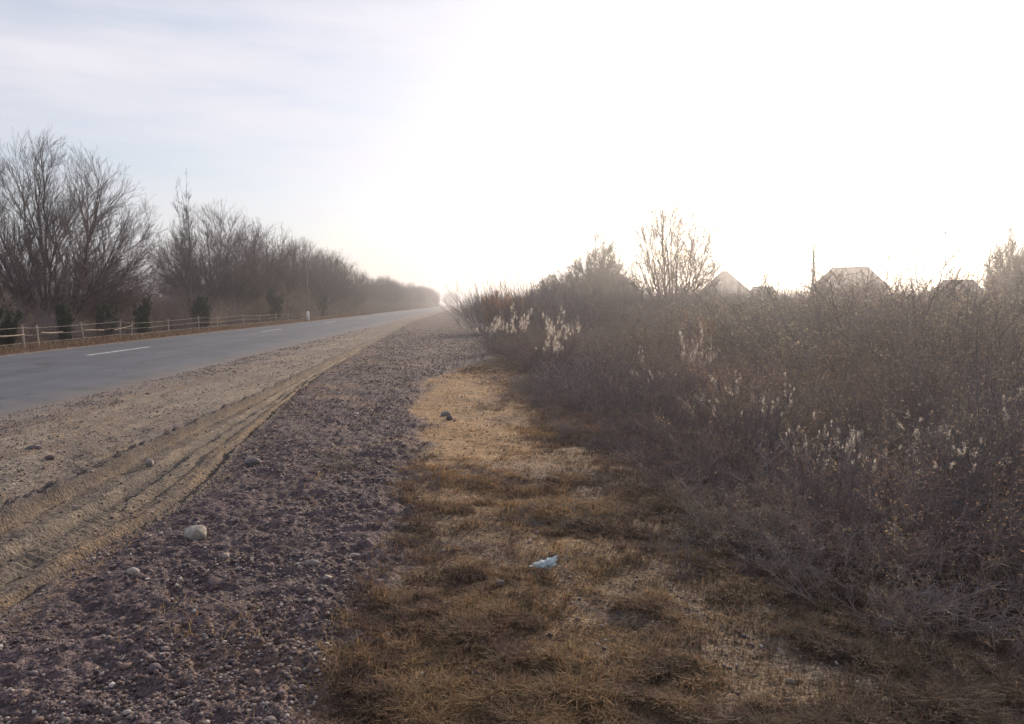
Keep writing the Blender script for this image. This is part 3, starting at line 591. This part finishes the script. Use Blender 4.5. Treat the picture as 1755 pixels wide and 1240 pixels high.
# houses behind the thicket
def hip_house(name, x, y, rz, w_, d_, hw, hr, ridge, label, chim=False):
    h = empty(name, (x, y, -.6), rz); tag(h, label, 'house')
    m = MB(); m.box(-w_/2, w_/2, -d_/2, d_/2, 0, hw); wall = link('wall', m.mesh('wall', [M['wall']]), h)
    e = .45; m = MB(); W, D = w_/2 + e, d_/2 + e
    V = [(-W, -D, hw), (W, -D, hw), (W, D, hw), (-W, D, hw), (-ridge/2, 0, hr), (ridge/2, 0, hr), (-W, -D, hw - .15), (W, -D, hw - .15), (W, D, hw - .15), (-W, D, hw - .15)]
    m.add(V, [(0, 1, 5, 4), (2, 3, 4, 5), (6, 7, 1, 0), (7, 8, 2, 1), (8, 9, 3, 2), (9, 6, 0, 3), (9, 8, 7, 6)], [(1, 2, 5), (3, 0, 4)])
    roof = link('roof', m.mesh('roof', [M['roof']]), h)
    m = MB(); m.tube([(-ridge/2, 0, hr + .03), (ridge/2, 0, hr + .03)], [.09, .09], 6); link('ridge_cap', m.mesh('ridge_cap', [M['roof']]), roof)
    if chim:
        m = MB(); m.box(ridge*.2, ridge*.2 + .6, -.9, -.3, hr - 1.2, hr + .5); link('chimney', m.mesh('chimney', [M['wall']]), roof)
    for i in range(3):
        cx_ = -w_/2 + w_ * (i + .5) / 3; win = MB(); win.box(cx_ - .65, cx_ + .65, -d_/2 - .06, -d_/2 - .003, .95, 2.25)
        wn = link('window', win.mesh('window', [M['white']]), h); g = MB(); g.box(cx_ - .52, cx_ + .52, -d_/2 - .075, -d_/2 - .063, 1.07, 2.13); link('pane', g.mesh('pane', [M['glass']]), wn)
hip_house('house', 40.2, 113.1, -.32, 7.6, 8.5, 3.6, 7.2, 1.0, 'house with a pointed hipped roof seen beyond the thicket, right of the big bare tree')
hip_house('house', 43.4, 81.2, -.5, 7.2, 6.4, 3.9, 6.25, 3.9, 'house with a long flat ridged roof beyond the thicket, right of the pole')
hip_house('house', 49.6, 121, -.35, 5.0, 5.0, 3.0, 5.0, 3.2, 'small low roofed house between the hipped roof and the pole')
hip_house('house', 62.6, 90.4, -.6, 5.6, 6.0, 3.3, 5.15, 3.4, 'house whose low roof just shows over the brush toward the right edge')
def pole(x, y, h, label):
    p = empty('utility_pole', (x, y, -.6)); tag(p, label, 'pole')
    m = MB(); m.tube([(0, 0, -.2), (.02, 0, h * .5), (0, 0, h)], [.15, .13, .10], 8); link('shaft', m.mesh('shaft', [M['pole']], True), p)
    m = MB(); m.tube([(0, 0, h), (0, 0, h + .22)], [.045, .03], 6); link('insulator', m.mesh('insulator', [M['white']]), p)
pole(34.7, 72.1, 8.3, 'tall plain wooden pole rising above the thicket left of the flat ridged roof')
pole(51.8, 140.8, 8.9, 'distant thin pole just right of the pointed hipped roof')

# ------------------------------------------------------------------ ground detail
ico = None
def icosa(sub=0):
    t = (1 + 5 ** .5) / 2
    V = np.array([(-1, t, 0), (1, t, 0), (-1, -t, 0), (1, -t, 0), (0, -1, t), (0, 1, t), (0, -1, -t), (0, 1, -t), (t, 0, -1), (t, 0, 1), (-t, 0, -1), (-t, 0, 1)], float); V /= np.linalg.norm(V[0])
    F = [(0, 11, 5), (0, 5, 1), (0, 1, 7), (0, 7, 10), (0, 10, 11), (1, 5, 9), (5, 11, 4), (11, 10, 2), (10, 7, 6), (7, 1, 8), (3, 9, 4), (3, 4, 2), (3, 2, 6), (3, 6, 8), (3, 8, 9), (4, 9, 5), (2, 4, 11), (6, 2, 10), (8, 6, 7), (9, 8, 1)]
    for _ in range(sub):
        V = list(map(tuple, V)); mid = {}; F2 = []
        def md(a, b):
            k = (min(a, b), max(a, b))
            if k not in mid:
                p = (np.array(V[a]) + np.array(V[b])) / 2; p /= np.linalg.norm(p); V.append(tuple(p)); mid[k] = len(V) - 1
            return mid[k]
        for a, b, c in F:
            x, y, z = md(a, b), md(b, c), md(c, a); F2 += [(a, x, z), (b, y, x), (c, z, y), (x, y, z)]
        F = F2; V = np.array(V)
    return np.array(V), np.array(F)
rng = np.random.RandomState(77)
def scatter(n, x0, x1, y0, y1, dens):
    """points with density per image row roughly even (denser near the viewer)"""
    u = rng.rand(n); y = 1 / (1 / y0 - u * (1 / y0 - 1 / y1)); x = rng.uniform(x0, x1, n); k = rng.rand(n) < dens(x, y); return x[k], y[k]
V0, F0 = icosa(0)
def pebbles(name, label, x, y, size, cols):
    n = len(x); z = ground(x, y); s = size
    a = rng.uniform(0, 6.28, n); sc = s[:, None] * rng.uniform(.55, 1.2, (n, 3)); sc[:, 2] *= .7
    J = 1 + rng.normal(0, .17, (n, 12, 1)); V = V0[None] * J * sc[:, None, :]
    c, d = np.cos(a)[:, None], np.sin(a)[:, None]
    V = np.stack([V[..., 0] * c - V[..., 1] * d, V[..., 0] * d + V[..., 1] * c, V[..., 2]], -1) + np.stack([x, y, z + s * .25], -1)[:, None]
    F = (F0[None] + (np.arange(n) * 12)[:, None, None]).reshape(-1, 3)
    C = np.repeat(cols, 12, 0)
    tag(link(name, mesh_np(name, V, None, F, [M['pebble']], True, C)), label, kind='stuff')
def dens_p(x, y):
    tl, tr = tracks(y); be = berm_edge(x, y)
    d = np.where((x > tr) & (x < be), 1., 0.) + np.where(x < tl, .17, 0) + np.where((x > tl) & (x < tr), .10, 0) + np.where(x > be, .05, 0)
    d = d * np.where(x < -5.6, 3.4, 1) * np.where(x < -6.7, .12, 1)
    return (1 - sstep(18, 55, y)) * d * (.25 + 1.1 * sstep(.35, .65, fbm(x, y, 1.6, 3, 8)))
x, y = scatter(260000, -7.4, 1.9, 2.3, 60, dens_p); n = len(x); sz = .0028 + .011 * rng.rand(n) ** 4 + .0005 * y; sz = np.where(rng.rand(n) < .008, sz * 2.3, sz)
base = np.array([(.13, .098, .10), (.085, .068, .078), (.22, .19, .18), (.13, .09, .075), (.36, .33, .32)])[rng.choice(5, n, p=[.36, .34, .14, .12, .04])]
pebbles('gravel', 'loose purple brown gravel and clods over the verge beside the wheel track', x, y, sz, base * rng.uniform(.7, 1.2, (n, 1)))
print('pebbles', n)
def blades(name, label, x, y, h, wdt, c, lean=.5):
    n = len(x); z = ground(x, y); a = rng.uniform(0, 6.28, n); b = a + math.pi / 2 + rng.normal(0, .3, n); l = h * rng.uniform(.1, 1, n) * lean
    d = np.stack([np.cos(a), np.sin(a), 0 * a], -1); s = np.stack([np.cos(b), np.sin(b), 0 * a], -1) * (wdt / 2)[:, None]; p = np.stack([x, y, z - .004], -1)
    m_ = p + d * (l * .35)[:, None]; m_[:, 2] += h * .6; t_ = p + d * (l * 1.1)[:, None]; t_[:, 2] += h * rng.uniform(.75, 1, n)
    V = np.stack([p - s, p + s, m_ + s * .8, m_ - s * .8, t_], 1).reshape(-1, 3); o = np.arange(n) * 5
    tag(link(name, mesh_np(name, V, np.stack([o, o + 1, o + 2, o + 3], -1), np.stack([o + 3, o + 2, o + 4], -1), [M['grass']], False, np.repeat(c, 5, 0))), label, kind='stuff')
def dens_g(x, y):
    be = berm_edge(x, y); cl = fbm(x, y, 2.0, 3, 14)
    pathz = sstep(be - .1, be + .3, x)
    near = .22 + 1.0 * sstep(.40, .56, .5 * cl + .5 * fbm(x, y, 5, 3, 16))
    patch = sstep(6, 8.5, y) * (1 - sstep(15, 18, y)) * (1 - sstep(.3, 1.2, x))
    return pathz * near * (1 - .6 * patch) + (1 - pathz) * .03 * sstep(.5, .7, cl) * (x > -2.3)
x, y = scatter(560000, -1.6, 4.6, 2.3, 30, dens_g); n = len(x)
patch = sstep(6, 8.5, y) * (1 - sstep(15, 18, y)) * (1 - sstep(.3, 1.2, x)); cl = fbm(x, y, 2.0, 3, 14); c3 = .5 * fbm(x, y, 1.4, 3, 24) + .5 * fbm(x, y, 6, 3, 25)
hh = (.018 + .035 * sstep(.42, .6, fbm(x, y, 6.0, 3, 15)) + .02 * sstep(.5, .65, cl)) * (1 - .72 * patch) * rng.uniform(.5, 1.3, n) * (1 + .5 * sstep(1.2, 3, x))
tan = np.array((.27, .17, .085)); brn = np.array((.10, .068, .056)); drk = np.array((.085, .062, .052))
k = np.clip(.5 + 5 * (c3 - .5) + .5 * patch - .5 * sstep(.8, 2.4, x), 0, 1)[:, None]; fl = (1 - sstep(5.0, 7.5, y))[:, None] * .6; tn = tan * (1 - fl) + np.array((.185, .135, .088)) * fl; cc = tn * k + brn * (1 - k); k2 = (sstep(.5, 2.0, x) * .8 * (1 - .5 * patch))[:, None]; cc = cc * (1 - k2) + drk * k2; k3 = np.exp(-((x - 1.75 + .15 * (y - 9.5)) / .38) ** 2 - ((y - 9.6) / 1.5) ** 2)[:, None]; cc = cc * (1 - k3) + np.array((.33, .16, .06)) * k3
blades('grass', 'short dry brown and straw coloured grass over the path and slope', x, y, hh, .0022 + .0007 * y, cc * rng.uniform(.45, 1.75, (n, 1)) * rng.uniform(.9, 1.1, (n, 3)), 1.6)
print('grass', n)
x, y = scatter(70000, -6.2, -2.2, 2.3, 60, lambda x, y: .5 * (1 - sstep(18, 55, y)) * sstep(.52, .66, fbm(x, y, 1.5, 3, 34)) * ((x < tracks(y)[0] - .1) | (x > tracks(y)[1]))); n = len(x)
blades('verge_grass', 'sparse straw coloured grass tufts in the sandy verge', x, y, rng.uniform(.01, .04, n), .0022 + .0006 * y, np.array((.36, .26, .15)) * rng.uniform(.6, 1.3, (n, 1)))
x = rng.uniform(-17.6, -14.5, 40000); y = 22 + 90 * rng.rand(40000) ** 1.7
blades('roadside_grass', 'strip of taller dry brown grass under the fence beyond the road', x, y, rng.uniform(.08, .38, len(x)) * sstep(14.3, 15.6, -x) + .03, .004 + .0006 * y, np.array((.15, .105, .075)) * rng.uniform(.5, 1.5, (len(x), 1)))
# individual stones
def stone(x, y, sx, sy, sz, mt, label, seed, sink=.36, rz=0):
    V, F = icosa(3); r = np.random.RandomState(seed)
    nn = 1 + .16 * (fbm(V[:, 0] + 5, V[:, 1] + V[:, 2] * .7 + 9, 1.3, 3, seed) - .5) * 2 + .05 * (fbm(V[:, 0] + 3, V[:, 2] + V[:, 1] + 4, 4, 2, seed) - .5)
    V = V * nn[:, None] * np.array([sx, sy, sz]); z = float(ground(np.array([x]), np.array([y]))[0])
    o = link('stone', mesh_np('stone', V, None, F, [M[mt]], True)); o.location = (x, y, z + sz * (1 - 2 * sink)); o.rotation_euler = (0, 0, rz); tag(o, label, 'stone')
stone(-1.84, 4.95, .072, .062, .058, 'stone_p', 'large smooth pale round stone lying on the dark gravel', 1, .24)
stone(-2.12, 7.22, .075, .055, .045, 'stone_g', 'grey bluish stone on the gravel further up from the large pale stone', 2)
stone(-3.2, 7.45, .040, .035, .05, 'stone_p', 'pale upright stone in the wheel track beside the dark rut', 3, .1)
stone(-.33, 10.5, .07, .055, .05, 'stone_g', 'pale grey stone on the sandy path, behind the dark one', 4)
stone(-.26, 10.0, .045, .04, .045, 'stone_d', 'dark stone on the sandy path in front of the pale grey one', 5)
stone(.17, 4.03, .032, .028, .02, 'stone_g', 'small grey stone in the grass left of the plastic bag', 6)
stone(-1.93, 4.22, .035, .03, .03, 'stone_p', 'small pale stone below and left of the large round stone', 7)
stone(-.72, 4.55, .035, .022, .018, 'stone_p', 'flat pale stone at the border of gravel and grass', 8)
stone(-.93, 4.3, .045, .03, .02, 'stone_g', 'flat greyish stone near the lower end of the gravel', 9)
stone(1.35, 14.8, .13, .1, .1, 'stone_d', 'dark lump on the upper path near the thicket', 10)
stone(-4.75, 8.2, .09, .06, .035, 'stone_d', 'dark clod on the sandy verge between road and track', 11)
stone(-5.3, 6.7, .06, .05, .04, 'stone_g', 'grey stone on the sandy verge at the left edge of the picture', 12)
# crumpled bag
V, F = icosa(4); q1 = np.abs(fbm(V[:, 0] * 1.3 + 7, V[:, 1] + V[:, 2] * 1.7, 2.6, 3, 3) - .5); q2 = np.abs(fbm(V[:, 1] + 2, V[:, 2] * 2 + V[:, 0], 5.5, 3, 9) - .5)
V = V * (.72 + 1.7 * q1 + .9 * q2)[:, None] * np.array([.052, .04, .03]); V[:, 0] += np.where(V[:, 0] < 0, V[:, 0] * .9, V[:, 0] * .35); V[:, 2] *= np.interp(V[:, 0], [-.11, -.02, .05], [.25, .8, 1.2]); V[:, 2] += .035 * np.maximum(0, V[:, 0] / .08) ** 2
b = link('plastic_bag', mesh_np('plastic_bag', V, None, F, [M['bag']], False)); b.location = (.46, 4.22, float(ground(np.array([.46]), np.array([4.22]))[0]) + .04); b.rotation_euler = (0, .0, .25); b.scale = (.82, .82, .9)
tag(b, 'crumpled pale blue plastic bag lying in the dry grass', 'litter')
# tussocks and weeds on the verge
tus = make_shrub('grass_tussock', 101, ns=220, rad=.3, tilt=(5, 75), H=.24, cnt=(3, 2), lens=(.08, .04), leaf=(0, 0), r=.0018, rm=.001, tw='weed')
for i, (x, y, s, lab) in enumerate([(-.15, 6.55, (1.25, 1.1, 1.0), 'wide dark dry tussock at the bottom of the tan path'), (.35, 11.2, (.9, .7, 1.0), 'dark spiky tussock in the middle of the tan path'), (-1.15, 7.05, (.5, .4, .8), 'russet tuft at the foot of the dry stalks on the gravel'),
    (.75, 5.3, (1.2, .9, .8), 'dark grass clump behind the plastic bag'), (-.3, 4.6, (.6, .5, .5), 'small brown tuft at the border of grass and gravel'), (1.2, 8.6, (1.2, 1.0, .9), 'brown tussock at the right border of the tan path'), (1.5, 4.4, (1.3, 1.0, .9), 'brown clump right of the plastic bag'), (-1.15, 4.7, (.3, .3, .5), 'small straw tuft on the gravel right of the large pale stone'), (1.5, 11.5, (1.4, 1.2, .9), 'brown tussock on the slope below the far thicket edge'), (1.6, 6.4, (1.5, 1.3, 1.1), 'large dark tussock on the slope between path and thicket')]):
    place(tus, used, x, y, i, s, lab, 'tussock', None, .01)
stalk = make_shrub('dry_stalks', 103, ns=9, rad=.05, tilt=(2, 20), H=.5, cnt=(4, 3), lens=(.10, .04), leaf=(3, .007), r=.003, rm=.0012)
place(stalk, used, -1.2, 7.05, 0, 1.0, 'thin straw coloured dry stalks standing alone on the gravel', 'weed')
#@@END
# ------------------------------------------------------------------ haze
m = bpy.data.materials.new('haze_air'); m.use_nodes = True; N = m.node_tree.nodes; N.remove(N['Principled BSDF'])
pv = N.new('ShaderNodeVolumePrincipled'); pv.inputs['Color'].default_value = (.86, .88, .98, 1); pv.inputs['Density'].default_value = HAZE; pv.inputs['Anisotropy'].default_value = .8
m.node_tree.links.new(pv.outputs[0], N['Material Output'].inputs['Volume'])
mb = MB(); mb.box(-3000, 3000, -100, 3000, -3, 22); tag(link('haze', mb.mesh('haze', [m])), kind='stuff')
for o in col.objects:
    if o.type == 'MESH': o.data.update()
